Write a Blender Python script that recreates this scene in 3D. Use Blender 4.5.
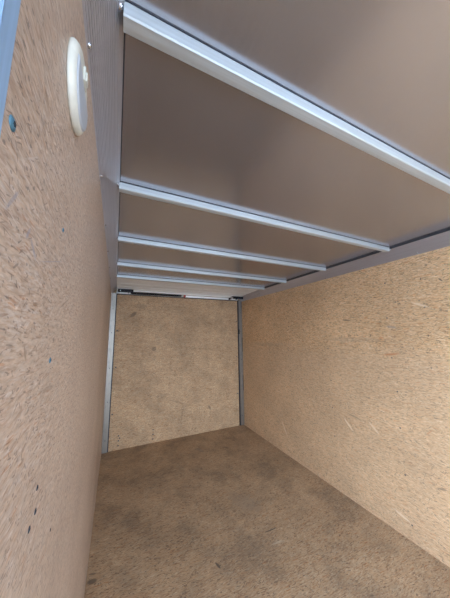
import bpy, bmesh, math, random
from mathutils import Vector, Matrix
random.seed(4)
for o in list(bpy.data.objects): bpy.data.objects.remove(o)
sc = bpy.context.scene
col = sc.collection

# ---------------------------------------------------------------- room numbers (metres)
W, H = 2.0836, 2.144          # inner width, ceiling height
YF = -4.95                    # front end of the trailer, behind the camera
PR, PRR, RH = 0.0643, 0.077, 0.092        # cove rail: reach over the ceiling, drop down the wall
DOOR_Y = -3.380               # edge of the side door opening in the left wall
TH = 0.03                     # wall thickness

# ---------------------------------------------------------------- camera
yaw, pitch, roll, F = 0.4406, 0.1505, -0.012, 230.56
cy_, sy_, cp, sp = math.cos(yaw), math.sin(yaw), math.cos(pitch), math.sin(pitch)
fw = Vector((sy_*cp, cy_*cp, sp)); r0 = Vector((cy_, -sy_, 0)); u0 = r0.cross(fw)
rt = math.cos(roll)*r0 + math.sin(roll)*u0
up = -math.sin(roll)*r0 + math.cos(roll)*u0
cam_d = bpy.data.cameras.new('camera'); cam = bpy.data.objects.new('camera', cam_d); col.objects.link(cam)
m = Matrix.Identity(4)
for i in range(3):
    m[i][0] = rt[i]; m[i][1] = up[i]; m[i][2] = -fw[i]
m[0][3], m[1][3], m[2][3] = 0.0827, -3.5761, 1.4851
cam.matrix_world = m
cam_d.sensor_fit = 'HORIZONTAL'; cam_d.sensor_width = 36; cam_d.lens = F/450*36
cam_d.clip_start = 0.01; cam_d.clip_end = 400
sc.camera = cam

# ---------------------------------------------------------------- sky, exposure
w = bpy.data.worlds.new('sky'); sc.world = w; w.use_nodes = True
wn = w.node_tree; bg = wn.nodes['Background']
tc = wn.nodes.new('ShaderNodeTexCoord'); sx = wn.nodes.new('ShaderNodeSeparateXYZ')
cr = wn.nodes.new('ShaderNodeValToRGB')
wn.links.new(tc.outputs['Generated'], sx.inputs[0]); wn.links.new(sx.outputs['Z'], cr.inputs[0])
cr.color_ramp.elements[0].position = 0.0; cr.color_ramp.elements[0].color = (0.78, 0.89, 1.0, 1)
cr.color_ramp.elements[1].position = 0.9; cr.color_ramp.elements[1].color = (0.45, 0.66, 1.0, 1)
wn.links.new(cr.outputs[0], bg.inputs[0]); bg.inputs[1].default_value = 3.4
vs = sc.view_settings
vs.view_transform = 'Standard'; vs.look = 'None'; vs.gamma = 1; vs.use_curve_mapping = False
vs.exposure = 1.95
sc.cycles.max_bounces = 12; sc.cycles.diffuse_bounces = 8; sc.cycles.glossy_bounces = 6

def portal(name, loc, rot, sxx, syy):      # sampling guides: side doorway, and an assumed front opening added for daylight
    l = bpy.data.lights.new(name, 'AREA'); l.shape = 'RECTANGLE'; l.size = sxx; l.size_y = syy
    l.cycles.is_portal = True
    o = bpy.data.objects.new(name, l); o.location = loc; o.rotation_euler = rot; col.objects.link(o)
portal('doorway_daylight', (-0.09, (YF+.80+DOOR_Y)/2, .81), (0, math.radians(-90), 0), 1.62, DOOR_Y-YF-.80)
portal('added_front_daylight', (W/2, YF-0.05, H/2), (math.radians(90), 0, 0), W, H)

# ---------------------------------------------------------------- helpers
def tag(o, label=None, cat=None, group=None, kind=None):
    if label: o['label'] = label
    if cat: o['category'] = cat
    if group: o['group'] = group
    if kind: o['kind'] = kind
    return o
def obj(name, bm, mat, parent=None, smooth=False):
    bmesh.ops.recalc_face_normals(bm, faces=bm.faces)
    me = bpy.data.meshes.new(name); bm.to_mesh(me); bm.free()
    if smooth:
        for p in me.polygons: p.use_smooth = True
    me.materials.append(mat)
    o = bpy.data.objects.new(name, me); col.objects.link(o)
    if parent: o.parent = parent
    return o
def empty(name, loc):
    o = bpy.data.objects.new(name, None); o.location = loc; o.empty_display_size = .05; col.objects.link(o); return o
def box(bm, a, b, bev=0):
    g = bmesh.ops.create_cube(bm, size=1)['verts']
    for v in g:
        for i in range(3): v.co[i] = a[i] if v.co[i] < 0 else b[i]
    if bev:
        es = {e for v in g for e in v.link_edges}
        bmesh.ops.bevel(bm, geom=list(es), offset=bev, segments=2, affect='EDGES')
def cyl(bm, a, b, r, r2=None, seg=16):
    a, b = Vector(a), Vector(b); d = b-a
    M = Matrix.Translation((a+b)/2) @ d.to_track_quat('Z', 'Y').to_matrix().to_4x4()
    bmesh.ops.create_cone(bm, cap_ends=True, segments=seg, radius1=r, radius2=r if r2 is None else r2, depth=d.length, matrix=M)
def dome(bm, c, n, r, h, seg=14, rings=4):
    """low rounded head sitting on a surface at c, facing n"""
    n = Vector(n).normalized(); a = n.orthogonal().normalized(); b = n.cross(a); c = Vector(c)
    prev = None
    for k in range(rings+1):
        t = k/rings*math.pi/2
        rr, hh = r*math.cos(t), h*math.sin(t)
        if k == rings:
            v = bm.verts.new(c+n*h)
            for i in range(seg): bm.faces.new((prev[i], prev[(i+1) % seg], v))
        else:
            ring = [bm.verts.new(c+n*hh+a*rr*math.cos(2*math.pi*i/seg)+b*rr*math.sin(2*math.pi*i/seg)) for i in range(seg)]
            if prev:
                for i in range(seg): bm.faces.new((prev[i], prev[(i+1) % seg], ring[(i+1) % seg], ring[i]))
            else: bm.faces.new(ring[::-1])
            prev = ring
def prism(bm, prof, axis, a, b):
    """extrude a closed 2D profile along axis 'x' or 'y' (profile = (other, z))"""
    def P(p, t): return (t, p[0], p[1]) if axis == 'x' else (p[0], t, p[1])
    A = [bm.verts.new(P(p, a)) for p in prof]; B = [bm.verts.new(P(p, b)) for p in prof]
    n = len(prof)
    for i in range(n): bm.faces.new((A[i], A[(i+1) % n], B[(i+1) % n], B[i]))
    bm.faces.new(A); bm.faces.new(B[::-1])

# ---------------------------------------------------------------- materials
def new_mat(name):
    m = bpy.data.materials.new(name); m.use_nodes = True
    nt = m.node_tree; return m, nt, nt.nodes['Principled BSDF']
class N:
    def __init__(s, nt): s.nt = nt
    def n(s, t, **k):
        x = s.nt.nodes.new(t)
        for a, b in k.items(): setattr(x, a, b)
        return x
    def l(s, a, b): s.nt.links.new(a, b)
    def setin(s, i, v):
        if hasattr(v, 'is_linked') or hasattr(v, 'links'): s.l(v, i)
        else: i.default_value = v
    def math(s, op, a, b=0.0, c=None, clamp=False):
        x = s.n('ShaderNodeMath', operation=op, use_clamp=clamp)
        s.setin(x.inputs[0], a); s.setin(x.inputs[1], b)
        if c is not None: s.setin(x.inputs[2], c)
        return x.outputs[0]
    def mix(s, fac, a, b, blend='MIX'):
        x = s.n('ShaderNodeMix', data_type='RGBA', blend_type=blend)
        s.setin(x.inputs[0], fac); s.setin(x.inputs[6], a); s.setin(x.inputs[7], b); return x.outputs[2]
    def ramp(s, v, stops, interp='LINEAR'):
        x = s.n('ShaderNodeValToRGB'); x.color_ramp.interpolation = interp
        e = x.color_ramp.elements
        while len(e) < len(stops): e.new(0.5)
        for k, (p, c) in enumerate(stops):
            e[k].position = p; e[k].color = c if len(c) == 4 else (*c, 1)
        s.l(v, x.inputs[0]); return x.outputs[0]
    def noise(s, vec, scale, detail=3, rough=.5):
        x = s.n('ShaderNodeTexNoise'); s.l(vec, x.inputs['Vector'])
        x.inputs['Scale'].default_value = scale; x.inputs['Detail'].default_value = detail; x.inputs['Roughness'].default_value = rough
        return x.outputs['Fac']
    def voro(s, vec, **k):
        x = s.n('ShaderNodeTexVoronoi', voronoi_dimensions='2D', **k); s.l(vec, x.inputs['Vector']); x.inputs['Scale'].default_value = 1
        return x
    def comb(s, x, y, z=0.0):
        c = s.n('ShaderNodeCombineXYZ'); s.setin(c.inputs[0], x); s.setin(c.inputs[1], y); s.setin(c.inputs[2], z); return c.outputs[0]

def osb(name, axes, seed, tint=(1, 1, 1), dirt=0.0, dirt_col=(.16, .12, .09), marks=(), rough=.62, flake=1.0, band=None, pink=0.0, contrast=1.0, coat=0.0, pale=1.0, odd=1.0):
    """oriented strand board: many layers of stretched flakes over each other.
       axes: the two world axes of the panel, grain runs along the first one"""
    mt, nt, bs = new_mat(name); g = N(nt)
    t = g.n('ShaderNodeTexCoord'); s = g.n('ShaderNodeSeparateXYZ'); g.l(t.outputs['Object'], s.inputs[0])
    ax = {'x': s.outputs[0], 'y': s.outputs[1], 'z': s.outputs[2]}
    U, V = ax[axes[0]], ax[axes[1]]
    base = g.comb(U, V)
    wob = g.n('ShaderNodeTexNoise'); g.l(base, wob.inputs['Vector']); wob.inputs['Scale'].default_value = 9; wob.inputs['Detail'].default_value = 3
    wv = g.n('ShaderNodeVectorMath', operation='MULTIPLY_ADD'); g.l(wob.outputs['Color'], wv.inputs[0]); wv.inputs[1].default_value = (.022, .022, 0); g.l(base, wv.inputs[2])
    P = wv.outputs[0]
    ramp_st = [(0.0, (.30, .18, .11)), (.10, (.46, .265, .145)), (.28, (.50, .36, .23)), (.42, (.56, .335, .18)), (.58, (.54, .40, .265)), (.74, (.62, .40, .225)), (.88, (.60, .45, .30)), (1.0, (.70, .56, .40))]
    # ground tone
    layers = [(-38, .050, .010, 0.0), (34, .042, .008, .40), (74, .032, .007, .55), (-14, .060, .009, .45), (9, .055, .008, .5), (22, .028, .005, .6), (-24, .026, .004, .62), (4, .045, .0045, .55), (-7, .035, .004, .6), (3, .02, .0035, .7)]
    c = None; hgt = None
    for k, (ang, L, Wd, thr) in enumerate(layers):
        mp = g.n('ShaderNodeMapping', vector_type='POINT'); g.l(P, mp.inputs[0])
        # rotate first, then stretch
        mp.inputs['Rotation'].default_value = (0, 0, math.radians(ang)); mp.inputs['Location'].default_value = (seed*3.1+k*7.7, seed*1.7+k*3.3, 0)
        sc_ = g.n('ShaderNodeVectorMath', operation='MULTIPLY'); g.l(mp.outputs[0], sc_.inputs[0]); sc_.inputs[1].default_value = (1/(L*flake), 1/(Wd*flake), 1)
        v = g.voro(sc_.outputs[0], feature='F1')
        sp_ = g.n('ShaderNodeSeparateColor'); g.l(v.outputs['Color'], sp_.inputs[0])
        tone = g.ramp(sp_.outputs[0], ramp_st)
        if c is None: c, hgt = tone, sp_.outputs[2]
        else:
            mask = g.math('GREATER_THAN', sp_.outputs[1], thr)
            mask = g.math('MULTIPLY', mask, .8)
            c = g.mix(mask, c, tone)
            hm = g.n('ShaderNodeMix', data_type='FLOAT'); g.l(mask, hm.inputs[0]); g.l(hgt, hm.inputs[2]); g.l(sp_.outputs[2], hm.inputs[3]); hgt = hm.outputs[0]
    c = g.mix(1-contrast, c, (.53, .355, .205, 1)) if contrast < 1 else c
    # thin odd flakes: dark bark slivers, rusty ones and pale straws
    for k, (ang, L, Wd, thr, colr, st) in enumerate([(12, .026, .0045, .972, (.12, .075, .05, 1), .7), (-30, .034, .0045, .975, (.15, .10, .07, 1), .6),
                                                 (4, .05, .007, .977, (.45, .19, .07, 1), .65), (58, .022, .0040, .978, (.10, .07, .05, 1), .65),
                                                 (-48, .07, .008, .983, (.78, .66, .48, 1), .7), (-12, .016, .010, .982, (.10, .08, .07, 1), .6), (3, .045, .0045, .965, (.17, .10, .06, 1), .6), (-5, .055, .005, .968, (.30, .17, .09, 1), .6), (6, .010, .006, .965, (.12, .09, .07, 1), .6), (-42, .11, .008, .99, (.76, .64, .47, 1), .65)]):
        mp = g.n('ShaderNodeMapping'); g.l(P, mp.inputs[0]); mp.inputs['Rotation'].default_value = (0, 0, math.radians(ang)); mp.inputs['Location'].default_value = (seed*5.3+k*2.9, seed+k*4.1, 0)
        sc_ = g.n('ShaderNodeVectorMath', operation='MULTIPLY'); g.l(mp.outputs[0], sc_.inputs[0]); sc_.inputs[1].default_value = (1/(L*odd), 1/(Wd*odd), 1)
        v = g.voro(sc_.outputs[0], feature='F1')
        sp_ = g.n('ShaderNodeSeparateColor'); g.l(v.outputs['Color'], sp_.inputs[0])
        hit = g.math('GREATER_THAN', sp_.outputs[0], thr)
        core = g.math('LESS_THAN', v.outputs['Distance'], .42)
        c = g.mix(g.math('MULTIPLY', g.math('MULTIPLY', hit, core), st*(pale if colr[0] > .7 else (.9 if odd < 1 else 1))), c, colr)
    # fine fibre
    fb = g.n('ShaderNodeVectorMath', operation='MULTIPLY'); g.l(P, fb.inputs[0]); fb.inputs[1].default_value = (55, 190, 1)
    fn = g.noise(fb.outputs[0], 1.0, 3, .6)
    c = g.mix(1.0, c, g.ramp(fn, [(.28, (.74, .72, .70)), (.72, (1.18, 1.18, 1.18))]), 'MULTIPLY')
    # wide patches of tone
    pn = g.noise(base, 2.2, 3, .55)
    c = g.mix(1.0, c, g.ramp(pn, [(.3, (.86, .84, .82)), (.7, (1.10, 1.10, 1.09))]), 'MULTIPLY')
    # handling dirt and scuffs
    if dirt > 0:
        d1 = g.noise(base, 3.3, 6, .68)
        dm = g.ramp(d1, [(.47, (0, 0, 0)), (.70, (1, 1, 1))])
        c = g.mix(g.math('MULTIPLY', dm, dirt), c, (*dirt_col, 1))
        d2 = g.noise(base, 17, 5, .75)
        dm2 = g.ramp(d2, [(.56, (0, 0, 0)), (.72, (1, 1, 1))])
        c = g.mix(g.math('MULTIPLY', dm2, dirt*.9), c, (*[q*.8 for q in dirt_col], 1))
    for (u, v_, ru, rv, ang, colr, st, *rag) in marks:      # single stains of their own shape
        du = g.math('SUBTRACT', U, u); dv = g.math('SUBTRACT', V, v_)
        ca, sa = math.cos(ang), math.sin(ang)
        e1 = g.math('ADD', g.math('MULTIPLY', du, ca/ru), g.math('MULTIPLY', dv, sa/ru))
        e2 = g.math('ADD', g.math('MULTIPLY', du, -sa/rv), g.math('MULTIPLY', dv, ca/rv))
        rr = g.math('SQRT', g.math('ADD', g.math('MULTIPLY', e1, e1), g.math('MULTIPLY', e2, e2)))
        rr = g.math('ADD', rr, g.math('MULTIPLY', g.math('SUBTRACT', g.noise(base, 30, 3), .5), rag[0] if rag else 1.6))
        mk = g.math('SUBTRACT', 1.0, g.math('SMOOTH_MIN', rr, 1.0, .0), clamp=True)
        mk = g.math('MULTIPLY', g.math('MULTIPLY', mk, 2.5, clamp=True), st)
        c = g.mix(mk, c, (*colr, 1))
    if band:       # scuffed lower field of a wall
        z0, col_b, st_b = band
        bnz = g.math('ADD', V, g.math('MULTIPLY', g.math('SUBTRACT', g.noise(base, 2.5, 3), .5), .10))
        bm_ = g.ramp(g.math('SUBTRACT', g.math('MULTIPLY', g.math('SUBTRACT', z0, bnz), 6.0, clamp=True), 0.0), [(0, (0, 0, 0)), (1, (1, 1, 1))])
        c = g.mix(g.math('MULTIPLY', bm_, st_b), c, (*col_b, 1))
    c = g.mix(1.0, c, (*tint, 1), 'MULTIPLY')
    g.l(c, bs.inputs['Base Color'])
    bs.inputs['Roughness'].default_value = rough
    bs.inputs['Specular IOR Level'].default_value = .35
    if coat: bs.inputs['Coat Weight'].default_value = coat; bs.inputs['Coat Roughness'].default_value = .35
    bp = g.n('ShaderNodeBump'); bp.inputs['Strength'].default_value = .25; bp.inputs['Distance'].default_value = .002
    g.l(g.math('ADD', hgt, fn), bp.inputs['Height']); g.l(bp.outputs[0], bs.inputs['Normal'])
    return mt

def metal(name, colr=(.8, .8, .8), rough=.35, axes='x', bump=.05, metallic=1.0, spots=0.0, waves=0.0, grain=1.0, stretch=(3, 160, 160)):
    mt, nt, bs = new_mat(name); g = N(nt)
    t = g.n('ShaderNodeTexCoord')
    k = {'x': stretch, 'y': (stretch[1], stretch[0], stretch[1]), 'z': (stretch[1], stretch[1], stretch[0])}[axes]
    v = g.n('ShaderNodeVectorMath', operation='MULTIPLY'); g.l(t.outputs['Object'], v.inputs[0]); v.inputs[1].default_value = k
    n = g.noise(v.outputs[0], 1.0, 4, .6)
    n2 = g.noise(t.outputs['Object'], 3.0, 4, .6)
    lo = tuple(q*(1-.10*grain) for q in colr); hi = tuple(min(1, q*(1+.06*grain)) for q in colr)
    c = g.ramp(n, [(.3, lo), (.7, hi)])
    if spots: 
        c = g.mix(g.math('MULTIPLY', g.ramp(g.noise(t.outputs['Object'], 14, 5, .7), [(.5, (0, 0, 0)), (.75, (1, 1, 1))]), spots), c, (.12, .12, .13, 1))
    g.l(c, bs.inputs['Base Color'])
    r = g.math('ADD', g.math('MULTIPLY', g.math('SUBTRACT', n2, .5), .12), g.math('ADD', g.math('MULTIPLY', g.math('SUBTRACT', n, .5), .10*grain), rough))
    g.l(r, bs.inputs['Roughness'])
    bs.inputs['Metallic'].default_value = metallic
    bp = g.n('ShaderNodeBump'); bp.inputs['Strength'].default_value = bump; bp.inputs['Distance'].default_value = .002
    g.l(n, bp.inputs['Height'])
    if waves:
        b2 = g.n('ShaderNodeBump'); b2.inputs['Strength'].default_value = 1; b2.inputs['Distance'].default_value = waves
        g.l(g.noise(t.outputs['Object'], 1.6, 1, .4), b2.inputs['Height']); g.l(b2.outputs[0], bp.inputs['Normal'])
    g.l(bp.outputs[0], bs.inputs['Normal'])
    return mt
def plain(name, colr, rough=.5, metallic=0.0, spec=.5):
    mt, nt, bs = new_mat(name); g = N(nt)
    t = g.n('ShaderNodeTexCoord')
    n = g.noise(t.outputs['Object'], 45, 3, .6)
    g.l(g.ramp(n, [(.3, tuple(q*.92 for q in colr)), (.7, tuple(min(1, q*1.06) for q in colr))]), bs.inputs['Base Color'])
    bs.inputs['Roughness'].default_value = rough; bs.inputs['Metallic'].default_value = metallic
    bs.inputs['Specular IOR Level'].default_value = spec
    return mt

grey = (.10, .085, .075)
# single strands, knots and scratches of each board: centre, half length, half width, angle, colour, strength, raggedness
RM=[(-2.431, 1.309, 0.073, 0.009, 2.99, (.42, .17, .07), 0.9, 0),
 (-2.062, 1.602, 0.048, 0.008, -3.03, (.11, .08, .06), 0.7, 0),
 (-2.457, 1.524, 0.048, 0.012, -2.94, (.27, .24, .22), 0.5, 0),
 (-2.366, 1.437, 0.026, 0.01, 2.81, (.42, .17, .07), 0.5, 0),
 (-2.695, 1.867, 0.006, 0.01, -2.98, (.11, .08, .06), 0.9, 0),
 (-2.695, 1.658, 0.006, 0.011, -2.47, (.11, .08, .06), 0.9, 0),
 (-2.507, 1.720, 0.006, 0.009, -2.82, (.11, .08, .06), 0.7, 0),
 (-2.693, 1.457, 0.006, 0.01, 3.14, (.11, .08, .06), 0.8, 0),
 (-2.279, 1.456, 0.006, 0.01, 3.14, (.11, .08, .06), 0.8, 0),
 (-2.807, 1.836, 0.019, 0.006, -2.25, (.11, .08, .06), 0.8, 0),
 (-2.673, 1.677, 0.070, 0.01, -2.71, (.80, .70, .55), 0.35, 0),
 (-1.985, 0.642, 0.073, 0.01, -2.34, (.80, .70, .55), 0.65, 0),
 (-1.057, 0.290, 0.103, 0.01, -2.14, (.80, .70, .55), 0.5, 0),
 (-2.052, 0.730, 0.083, 0.007, -3.00, (.11, .08, .06), 0.6, 0),
 (-2.226, 0.693, 0.060, 0.01, -2.43, (.80, .70, .55), 0.45, 0),
 (-2.376, 0.134, 0.064, 0.012, -2.91, (.80, .70, .55), 0.5, 0),
 (-2.648, 0.456, 0.033, 0.007, 2.88, (.11, .08, .06), 0.75, 0),
 (-2.621, 0.795, 0.033, 0.005, 2.33, (.42, .17, .07), 0.7, 0),
 (-2.588, 1.524, 0.134, 0.006, -3.13, (.25, .15, .08), 0.35, 0),
 (-2.684, 1.234, 0.006, 0.009, 3.14, (.11, .08, .06), 0.8, 0),
 (-2.686, 1.154, 0.049, 0.006, 2.98, (.25, .15, .08), 0.4, 0),
 (-0.708, 1.342, 0.133, 0.02, -2.00, (.42, .17, .07), 0.18, 0)]
BM=[(0.303, 1.780, 0.063, 0.03, 0.78, (.11, .08, .06), 0.65, 0),
 (0.606, 1.279, 0.037, 0.04, -0.67, (.11, .08, .06), 0.55, 0),
 (0.106, 1.544, 0.032, 0.015, 0.00, (.11, .08, .06), 0.6, 0),
 (0.163, 1.282, 0.038, 0.012, -0.03, (.25, .15, .08), 0.5, 0),
 (0.634, 0.866, 0.116, 0.012, -0.89, (.25, .15, .08), 0.4, 0),
 (1.355, 1.256, 0.596, 0.012, -0.13, (.25, .15, .08), 0.25, 0),
 (1.478, 0.348, 0.048, 0.02, -1.01, (.11, .08, .06), 0.5, 0),
 (1.040, 0.304, 0.138, 0.012, 1.37, (.11, .08, .06), 0.3, 0),
 (1.481, 1.659, 0.083, 0.02, -0.29, (.25, .15, .08), 0.4, 0),
 (0.970, 0.495, 0.121, 0.012, -0.36, (.11, .08, .06), 0.3, 0)]
FM=[(1.238, -1.901, 0.065, 0.006, -0.02, (.11, .08, .06), 0.85, 0),
 (0.764, -1.974, 0.031, 0.009, -1.29, (.11, .08, .06), 0.85, 0),
 (0.033, -1.729, 0.033, 0.02, -0.19, (.11, .08, .06), 0.75, 0),
 (0.032, -1.679, 0.026, 0.01, -0.22, (.11, .08, .06), 0.6, 0),
 (1.216, -2.010, 0.061, 0.01, -0.12, (.80, .70, .55), 0.3, 0),
 (1.155, -0.485, 0.079, 0.03, -1.19, (.27, .24, .22), 0.3, 0),
 (1.490, -0.594, 0.086, 0.02, -1.14, (.11, .08, .06), 0.25, 0)]
LM=[(-3.343, 1.597, 0.019, 0.0025, 0.94, (.27, .24, .22), 0.5, 0),
 (-3.282, 1.575, 0.017, 0.003, -0.64, (.27, .24, .22), 0.6, 0),
 (-3.200, 1.586, 0.068, 0.001, 0.29, (.27, .24, .22), 0.6, 0),
 (-3.103, 1.540, 0.051, 0.002, 0.33, (.25, .15, .08), 0.6, 0),
 (-3.271, 1.468, 0.011, 0.003, -0.98, (.25, .15, .08), 0.7, 0),
 (-3.158, 1.411, 0.057, 0.004, -0.07, (.25, .15, .08), 0.5, 0),
 (-3.154, 1.479, 0.006, 0.003, -0.59, (.11, .08, .06), 0.7, 0),
 (-3.195, 1.214, 0.013, 0.003, 1.42, (.25, .15, .08), 0.5, 0),
 (-3.301, 1.585, 0.010, 0.003, 1.00, (.27, .24, .22), 0.6, 0),
 (-3.097, 1.570, 0.006, 0.003, -0.20, (.11, .08, .06), 0.7, 0)]
M_floor = osb('strand_board_floor', 'xy', 3, tint=(.80, .80, .79), dirt=.6, dirt_col=(.17, .125, .09), contrast=.9, rough=.6, pale=.25, flake=.9,
              marks=[(0.98, -1.60, .05, .30, .2, grey, .18), (.55, -.9, .10, .22, .4, grey, .18), (1.1, -2.0, .16, .12, .4, grey, .18),
                     (1.30, -1.18, .07, .10, 0, grey, .22), (.30, -1.3, .07, .18, 0, grey, .18), (1.63, -1.3, .12, .10, 0, grey, .18), (1.2, -1.55, .10, .2, .5, (.36, .27, .19), .5)]+FM)
M_right = osb('strand_board_right', 'yz', 11, tint=(1.36, 1.34, 1.27), dirt=.16, dirt_col=(.30, .22, .16), contrast=1.0, pale=.35, flake=.75,
              marks=[(-.75, 1.33, .45, .035, .0, (.30, .22, .16), .30), (-2.1, 1.42, .30, .03, 0, (.30, .23, .18), .28)]+RM,
              band=(1.40, (.40, .31, .235), .28))
M_back = osb('strand_board_back', 'xz', 7, tint=(.94, .94, .92), dirt=.42, dirt_col=(.20, .14, .09), contrast=1.0, flake=.85, pale=.4,
             marks=[(.40, 1.90, .10, .05, 0, (.22, .16, .11), .4), (.75, .6, .05, .05, 0, (.2, .15, .1), .3)]+BM)
M_left = osb('strand_board_left', 'yz', 21, tint=(.88, 1.0, 1.32), dirt=.0, contrast=.6, pale=.3, flake=.5, odd=.42, rough=.5, coat=.25, marks=LM)  # tint puts part of the bluish lens haze into the board colour
M_ceil = metal('rolled_aluminium_sheet', (.47, .475, .52), .215, 'y', .003, metallic=.86, grain=.35, waves=.006)
M_bow = metal('mill_aluminium_bow', (.58, .635, .67), .50, 'x', .10, metallic=.5)
M_rail = metal('ribbed_aluminium_rail', (.60, .60, .65), .42, 'y', .05, metallic=.8)
M_post = metal('aluminium_post', (.30, .28, .255), .42, 'z', .06, spots=.4, metallic=.8)
M_head = metal('aluminium_header', (.90, .94, .95), .5, 'x', .10, spots=.12, metallic=.2)
M_frame = metal('door_frame_aluminium', (.32, .48, .70), .5, 'z', .02, metallic=.4)
M_rivet = metal('rivet_steel', (.72, .76, .82), .25, 'z', .0)
M_rubber = plain('black_rubber', (.018, .018, .025), .6)
M_seal = plain('dark_sealant', (.03, .035, .05), .6)
M_black = plain('black_steel', (.010, .010, .015), .5, spec=.25)
M_red = plain('red_plastic', (.40, .035, .03), .45)
M_white = plain('white_plastic', (.62, .62, .56), .40)
M_screw = plain('blue_zinc_screw', (.10, .24, .34), .40, .5)
M_hole = plain('dark_screw_head', (.05, .06, .08), .5, .3)
M_void = plain('screw_recess', (.015, .02, .03), .7)
M_gravel = plain('pale_gravel', (.42, .40, .37), .95)
M_skin = plain('white_outer_skin', (.78, .78, .78), .4)
mt, nt, bs = new_mat('frosted_lens')
bs.inputs['Base Color'].default_value = (.42, .46, .52, 1); bs.inputs['Roughness'].default_value = .35
bs.inputs['Subsurface Weight'].default_value = .3; bs.inputs['Subsurface Radius'].default_value = (.01, .01, .01); bs.inputs['Subsurface Scale'].default_value = .5
M_lens = mt

# ---------------------------------------------------------------- shell
def struct(name, bm, mat, label):
    o = obj(name, bm, mat); o['kind'] = 'structure'; o['label'] = label; return o
bm = bmesh.new(); box(bm, (-TH, YF, -.04), (W+TH, .06, 0))
struct('floor', bm, M_floor, 'scuffed brown strand board trailer floor')
bm = bmesh.new(); box(bm, (0-TH, YF, H), (W+TH, .06, H+.02))
struct('ceiling', bm, M_ceil, 'shiny taupe aluminium roof sheet overhead')
bm = bmesh.new(); box(bm, (W, YF, 0), (W+TH, .0, H))
wall_right = struct('wall_right', bm, M_right, 'long tan strand board wall on the right')
# left wall: solid beyond the side door, unseen part by the camera shaped to limit daylight
bm = bmesh.new()
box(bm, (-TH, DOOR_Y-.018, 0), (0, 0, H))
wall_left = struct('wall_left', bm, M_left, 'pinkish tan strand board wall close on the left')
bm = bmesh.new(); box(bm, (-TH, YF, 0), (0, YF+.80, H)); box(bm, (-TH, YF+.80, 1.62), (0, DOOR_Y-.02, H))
struct('wall_left_front', bm, M_left, 'unseen wall around the side door, shaped to limit daylight')
bm = bmesh.new(); box(bm, (-TH, 0, 0), (W+TH, .03, H))
wall_back = struct('wall_back', bm, M_back, 'darker tan strand board panel at the far end')
bm = bmesh.new(); box(bm, (-60, -60, -.62), (60, 60, -.60))
struct('ground', bm, M_gravel, 'pale gravel ground outside the trailer')

# cove rails: sloped, grooved extrusions between wall tops and roof sheet
def cove(side):
    n = 15
    pr = PR if side > 0 else PRR; lip = .003 if side > 0 else .013
    a = Vector((0.0, H-RH)); b = Vector((pr, H-lip)); out = Vector((1, -1)).normalized()
    nrm = Vector((b.y-a.y, -(b.x-a.x))).normalized()
    pts = [(0.0, H), (0.0, H-RH)]
    d = b-a; L = d.length
    t0, t1 = .02, .84                      # grooves cover this share, the rest is a flat lip
    pts.append(tuple(a+d*t0))
    for k in range(n):
        s0 = t0+(t1-t0)*k/n; ds = (t1-t0)/n
        for fs, dp in ((.0, 0), (.55, 0), (.65, -.0014), (.95, -.0014)):
            q = a+d*(s0+ds*fs)+nrm*dp; pts.append((q.x, q.y))
    pts.append(tuple(a+d*t1)); pts.append(tuple(b)); pts.append((pr-.012, H-lip)); pts.append((pr-.012, H))
    if side < 0: pts = [(W-x, z) for x, z in pts][::-1]
    bm = bmesh.new(); prism(bm, pts, 'y', YF, -.012)
    return bm
trim_1 = struct('trim_1', cove(1), M_rail, 'grooved grey aluminium rail along the top of the left wall')
trim_2 = struct('trim_2', cove(-1), M_rail, 'grooved grey aluminium rail along the top of the right wall')
def cove_pt(t, side):      # point on the sloped face
    x = (PR if side > 0 else PRR)*t; z = H-RH+(RH-(.003 if side > 0 else .013))*t
    return (x if side > 0 else W-x, z)
cn = Vector((RH, 0, -PR)).normalized()
def rivet(parent, t, y, side, r=.0055, name='rivet'):
    x, z = cove_pt(t, side); n = Vector((cn.x*side, 0, cn.z))
    bm = bmesh.new(); c = Vector((x, y, z))
    cyl(bm, c-n*.0004, c+n*.0010, r*1.25, seg=16); dome(bm, c+n*.001, n, r, r*.75)
    return obj(name, bm, M_rivet, parent, True)

bm = bmesh.new(); box(bm, (0, YF, 0), (W, YF+.03, .30))  # unseen panel added across the front, its height set for the daylight
struct('added_front_panel', bm, M_right, 'unseen low strand board panel added behind the camera to shape the daylight')
# bows (cross members under the roof sheet)
BOWS = [-3.129, -2.524, -1.914, -1.304, -.823]
bow_labels = ['broad silver roof bow nearest the camera, level with the round lamp',
              'silver roof bow, second one back from the camera',
              'silver roof bow in the middle of the five',
              'thin-looking silver roof bow, next to last before the far wall',
              'silver roof bow farthest from the camera, just ahead of the far header']
def bow_mesh():
    bm = bmesh.new()
    # hat profile in (y, z): web facing the camera, flat bottom with a step, web behind
    prof = [(-.037, 0), (-.0365, -.0035), (-.0345, -.029), (-.0315, -.0315), (-.013, -.0315), (-.0115, -.0285), (-.002, -.0285), (0, -.0265), (.001, 0)]
    prism(bm, prof, 'x', PR-.001, W-PRR-.010)
    return bm
bow0 = obj('roof_bow', bow_mesh(), M_bow)
bm = bmesh.new(); box(bm, (PR+.001, -.0388, -.0026), (W-PRR-.011, -.0368, -.0002)); obj('sealant_bead', bm, M_seal, bow0)
for k, y in enumerate(BOWS):
    if k == 0: o = bow0
    else:
        o = bow0.copy(); col.objects.link(o)
        for ch in bow0.children:
            c = ch.copy(); col.objects.link(c); c.parent = o
    o.location = (0, y, H)
    tag(o, bow_labels[k], 'roof bow', 'roof bows across the trailer ceiling')
for tr, xa, xb in ((trim_1, PR+.0002, PR+.003), (trim_2, W-PRR-.001, W-PRR+.011)):
    bm = bmesh.new(); box(bm, (xa, YF, H-(.0035 if tr is trim_1 else .0128)), (xb, -.765, H-.0002)); obj('sealant_bead', bm, M_seal, tr)

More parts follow.
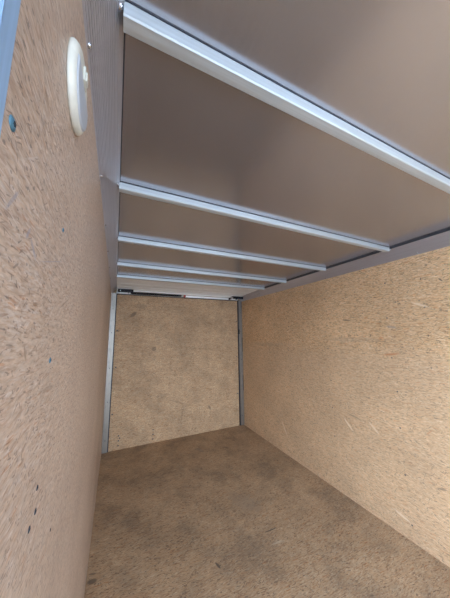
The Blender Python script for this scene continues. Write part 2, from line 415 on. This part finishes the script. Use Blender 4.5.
# rivets of the rails: a pair at every bow, and single ones between on the lower edge
for side, tr in ((1, trim_1), (-1, trim_2)):
    for y in BOWS:
        rivet(tr, .90, y-.03, side, .0052 if side > 0 else .004)
    for k in range(9):
        rivet(tr, .07, -3.12+.42*k, side, .0042 if side > 0 else .005)

# far corner posts
def corner_post(x0, x1, label, slot):
    e = empty('corner_post', ((x0+x1)/2, -.02, 0))
    def P(name, bm, mt_): 
        bmesh.ops.translate(bm, verts=bm.verts, vec=(-(x0+x1)/2, .02, 0)); return obj(name, bm, mt_, e)
    bm = bmesh.new()
    box(bm, (x0, -.030, .004), (x1, -.001, H-RH+.022), .003)
    P('post_tube', bm, M_post)
    bm = bmesh.new()
    s0, s1 = (x1, x1+.012) if slot > 0 else (x0-.012, x0)
    box(bm, (s0, -.020, .004), (s1, -.001, H-RH+.03))
    P('rubber_seal', bm, M_rubber)
    zs = [.15, .62, 1.05, 1.52, 1.85]
    xm = (x0+x1)/2
    for z in zs:
        bm = bmesh.new(); dome(bm, (xm, -.0299, z), (0, -1, 0), .006, .004)
        P('screw_head', bm, M_hole)
    if slot < 0:
        bm = bmesh.new(); box(bm, (x0+.045, -.0318, 1.93), (x0+.055, -.0298, 2.05)); P('slot', bm, M_void)
        bm = bmesh.new(); box(bm, (x0-.006, -.034, 1.48), (x0+.006, -.018, 1.56)); P('latch_tab', bm, M_black)
        bm = bmesh.new(); box(bm, (x1-.012, -.0316, .55), (x1-.004, -.0298, .80)); P('slot', bm, M_void)
        bm = bmesh.new(); box(bm, (x1-.012, -.0316, 1.18), (x1-.004, -.0298, 1.42)); P('slot', bm, M_void)
    return tag(e, label, 'post')
corner_post(.001, .064, 'tall pale aluminium corner post at the left end of the far wall', 1)
corner_post(W-.066, W-.001, 'tall grey aluminium corner post with dark slots between far wall and right wall', -1)

# far header: stepped aluminium beam over the end panel
bm = bmesh.new()
prof = [(-.0005, 2.070), (-.030, 2.070), (-.032, 2.094), (-.040, 2.097), (-.12, 2.097), (-.126, 2.112), (-.20, 2.112), (-.206, 2.120), (-.30, 2.121), (-.306, 2.128), (-.46, 2.129), (-.466, 2.135), (-.62, 2.136), (-.626, 2.140), (-.755, 2.1405), (-.757, H), (-.0005, H)]
prism(bm, prof, 'x', PR+.0005, W-PRR-.0015)
trim_3 = struct('trim_3', bm, M_head, 'stepped silver header beam above the far wall panel')
bm = bmesh.new(); box(bm, (.076, -.012, 2.058), (W-.078, -.001, 2.0695))
obj('rubber_seal', bm, M_rubber, trim_3)

# holdback bar lying under the header
e = empty('holdback_bar', (.27, -.06, 2.085))
def HB(name, mt_, fn, smooth=False):
    bm = bmesh.new(); fn(bm); bmesh.ops.translate(bm, verts=bm.verts, vec=(-.27, .06, -2.085)); return obj(name, bm, mt_, e, smooth)
HB('bar', M_black, lambda b: (cyl(b, (.25, -.062, 2.083), (.985, -.062, 2.083), .0155, seg=20), cyl(b, (.27, -.062, 2.083), (.62, -.062, 2.083), .018, seg=20)))
HB('collar', M_white, lambda b: (cyl(b, (.985, -.062, 2.083), (1.005, -.062, 2.083), .013), cyl(b, (1.005, -.062, 2.083), (1.018, -.062, 2.083), .020)))
HB('end_cap', M_red, lambda b: (cyl(b, (1.018, -.062, 2.083), (1.050, -.062, 2.083), .022, .018), box(b, (1.028, -.070, 2.062), (1.042, -.054, 2.112))))
tag(e, 'black holdback bar with red end cap lying under the far header', 'bar')

def bracket(x, label, s):
    """black hinge bracket: plate with folded flanges, slots and bolt heads"""
    e = empty('hinge_bracket', (x, -.09, 2.09))
    def B(name, mt_, fn):
        bm = bmesh.new(); fn(bm); bmesh.ops.translate(bm, verts=bm.verts, vec=(-x, .09, -2.09)); return obj(name, bm, mt_, e)
    x0, x1 = (x-.075, x+.12) if s > 0 else (x-.14, x+.055)
    B('plate', M_black, lambda b: (box(b, (x0, -.205, 2.100), (x1, -.042, 2.104), .001), box(b, (x0, -.209, 2.062), (x1, -.205, 2.104), .001), box(b, (x0, -.110, 2.066), (x0+.005, -.042, 2.096)), box(b, (x1-.06, -.110, 2.074), (x1-.055, -.042, 2.096))))
    B('pin', M_rivet if s > 0 else M_black, lambda b: cyl(b, (x0-.004, -.10, 2.078), (x0+.03, -.10, 2.078), .006))
    for k in range(3):
        xx = x0+.03+k*.055
        B('bolt_head', M_rivet if k == 0 and s > 0 else M_black, lambda b: cyl(b, (xx, -.2095, 2.083), (xx, -.214, 2.083), .008, seg=6))
    return tag(e, label, 'bracket')
bracket(.155, 'black hinge bracket in the far left top corner, at the start of the holdback bar', 1)
bracket(W-.125, 'black hinge bracket in the far right top corner above the grey post', -1)
# small bright catch on the right rail near the corner
e = empty('catch_plate', (W-.04, -.62, H-.05))
bm = bmesh.new(); box(bm, (-.030, -.05, -.004), (.006, .05, .004), .002); obj('plate', bm, M_rivet, e)
bm = bmesh.new(); dome(bm, (-.012, -.02, -.004), (0, 0, -1), .008, .006); obj('rivet', bm, M_rivet, e); bm = bmesh.new(); dome(bm, (-.012, .025, -.004), (0, 0, -1), .008, .006); obj('rivet', bm, M_rivet, e)
tag(e, 'small shiny catch plate on the right rail near the far corner', 'plate')

# side door frame at the left edge of the picture
bm = bmesh.new()
box(bm, (0, DOOR_Y-.020, 0), (.0022, DOOR_Y, H-RH), .0006)                    # flange on the board
box(bm, (-.075, DOOR_Y-.0215, 0), (.0022, DOOR_Y-.0185, H-RH), .0006)         # jamb
box(bm, (-.078, DOOR_Y-.040, 0), (-.072, DOOR_Y-.0185, H-RH))
d1 = obj('door_1', bm, M_frame); d1['kind'] = 'structure'; d1['label'] = 'pale blue aluminium frame of the side door at the top left edge'
bm = bmesh.new(); box(bm, (-.080, DOOR_Y-.0180, 0), (-.0305, 0, H+.02)); o = obj('wall_left_skin', bm, M_skin); o['kind'] = 'structure'; o['label'] = 'white outer skin of the left wall'

# ---------------------------------------------------------------- round dome lamp on the left wall
LC = (0, -3.180, 1.884); LR = .063
e = empty('dome_lamp', LC)
def lathe(bm, prof, seg=64):        # axis +x, prof = (x, r)
    prev = None
    for (x, r) in prof:
        ring = [bm.verts.new((x, r*math.cos(2*math.pi*i/seg), r*math.sin(2*math.pi*i/seg))) for i in range(seg)] if r > 1e-6 else [bm.verts.new((x, 0, 0))]
        if prev:
            n = seg
            for i in range(n):
                if len(ring) == 1: bm.faces.new((prev[i], prev[(i+1) % n], ring[0]))
                else: bm.faces.new((prev[i], prev[(i+1) % n], ring[(i+1) % n], ring[i]))
        else: bm.faces.new(ring[::-1])
        prev = ring
R0 = LR
bm = bmesh.new(); lathe(bm, [(.0003, R0*.99), (.003, R0), (.006, R0*.985), (.0095, R0*.93), (.0115, R0*.86), (.0120, R0*.80), (.0120, R0*.5), (.0120, 0)])
obj('lamp_base', bm, M_white, e, True)
def dshape(bm, rr, zc, x0, x1, dome_=.0015):
    """rounded lens: a circle cut straight along its top"""
    a0 = math.asin(zc/rr); pts = []
    for k in range(41):
        a = math.pi-a0 + (math.pi+2*a0)*k/40
        pts.append((rr*math.cos(a), rr*math.sin(a)))
    A = [bm.verts.new((x0, p[0], p[1])) for p in pts]; B = [bm.verts.new((x1, p[0]*.95, p[1]*.95)) for p in pts]
    n = len(pts)
    for k in range(n): bm.faces.new((A[k], A[(k+1) % n], B[(k+1) % n], B[k]))
    c = bm.verts.new((x1+dome_, 0, -rr*.25))
    for k in range(n): bm.faces.new((B[k], B[(k+1) % n], c))
bm = bmesh.new(); dshape(bm, R0*.87, R0*.16, .0110, .0138); obj('lens', bm, M_lens, e)
bm = bmesh.new(); box(bm, (.0121, -.012, R0*.24), (.0150, .012, R0*.66), .0009)
sw = obj('switch_housing', bm, M_white, e)
bm = bmesh.new(); box(bm, (.0151, -.0065, R0*.30), (.0172, .0065, R0*.60), .0008)
obj('rocker', bm, M_white, sw)
tag(e, 'round off-white dome lamp with switch on the left wall near the ceiling', 'lamp')

# ---------------------------------------------------------------- screws in the boards
def wall_screw(parent, c, n, r, mt_=M_hole, rec=True, long_=1.0):
    bm = bmesh.new(); c = Vector(c); n = Vector(n)
    dome(bm, c+n*.0001, n, r, r*.30, seg=16)
    if long_ != 1:
        for v in bm.verts: v.co.z = c.z+(v.co.z-c.z)*long_
    s = obj('screw', bm, mt_, parent, True)
    if rec:
        a = n.orthogonal().normalized(); bm = bmesh.new()
        cyl(bm, c+n*r*.22, c+n*r*.34, r*.42, seg=6)
        obj('recess', bm, M_void, s)
    return s
for (y, z, r, mt_) in [(-3.362, 1.651, .0060, M_screw), (-3.163, 1.648, .0038, M_screw), (-3.164, 1.451, .0042, M_screw),
                       (-3.165, 1.288, .0034, M_hole), (-3.163, 1.259, .0036, M_hole), (-3.185, 1.253, .0038, M_hole), (-3.045, 1.16, .0025, M_hole)]:
    wall_screw(wall_left, (0, y, z), (1, 0, 0), r, mt_)
for x in (.19, .205, .63):
    for z in (.05, .11, .17) if x != .205 else (.14,):
        wall_screw(wall_back, (x, 0, z), (0, -1, 0), .009, M_hole, False)
for (x, z) in [(.10, 1.55), (.11, 1.05), (.10, .45), (1.98, 1.7), (1.98, 1.1), (1.98, .5)]:
    wall_screw(wall_back, (x, 0, z), (0, -1, 0), .009, M_hole, False)
for y in (-3.05, -2.44, -1.83, -1.22, -.61):
    for z in (1.86, 1.58, 1.30, 1.02, .74, .46, .10):
        wall_screw(wall_right, (W, y+random.uniform(-.012, .012), z+random.uniform(-.03, .03)), (-1, 0, 0), .0055, M_hole, False)
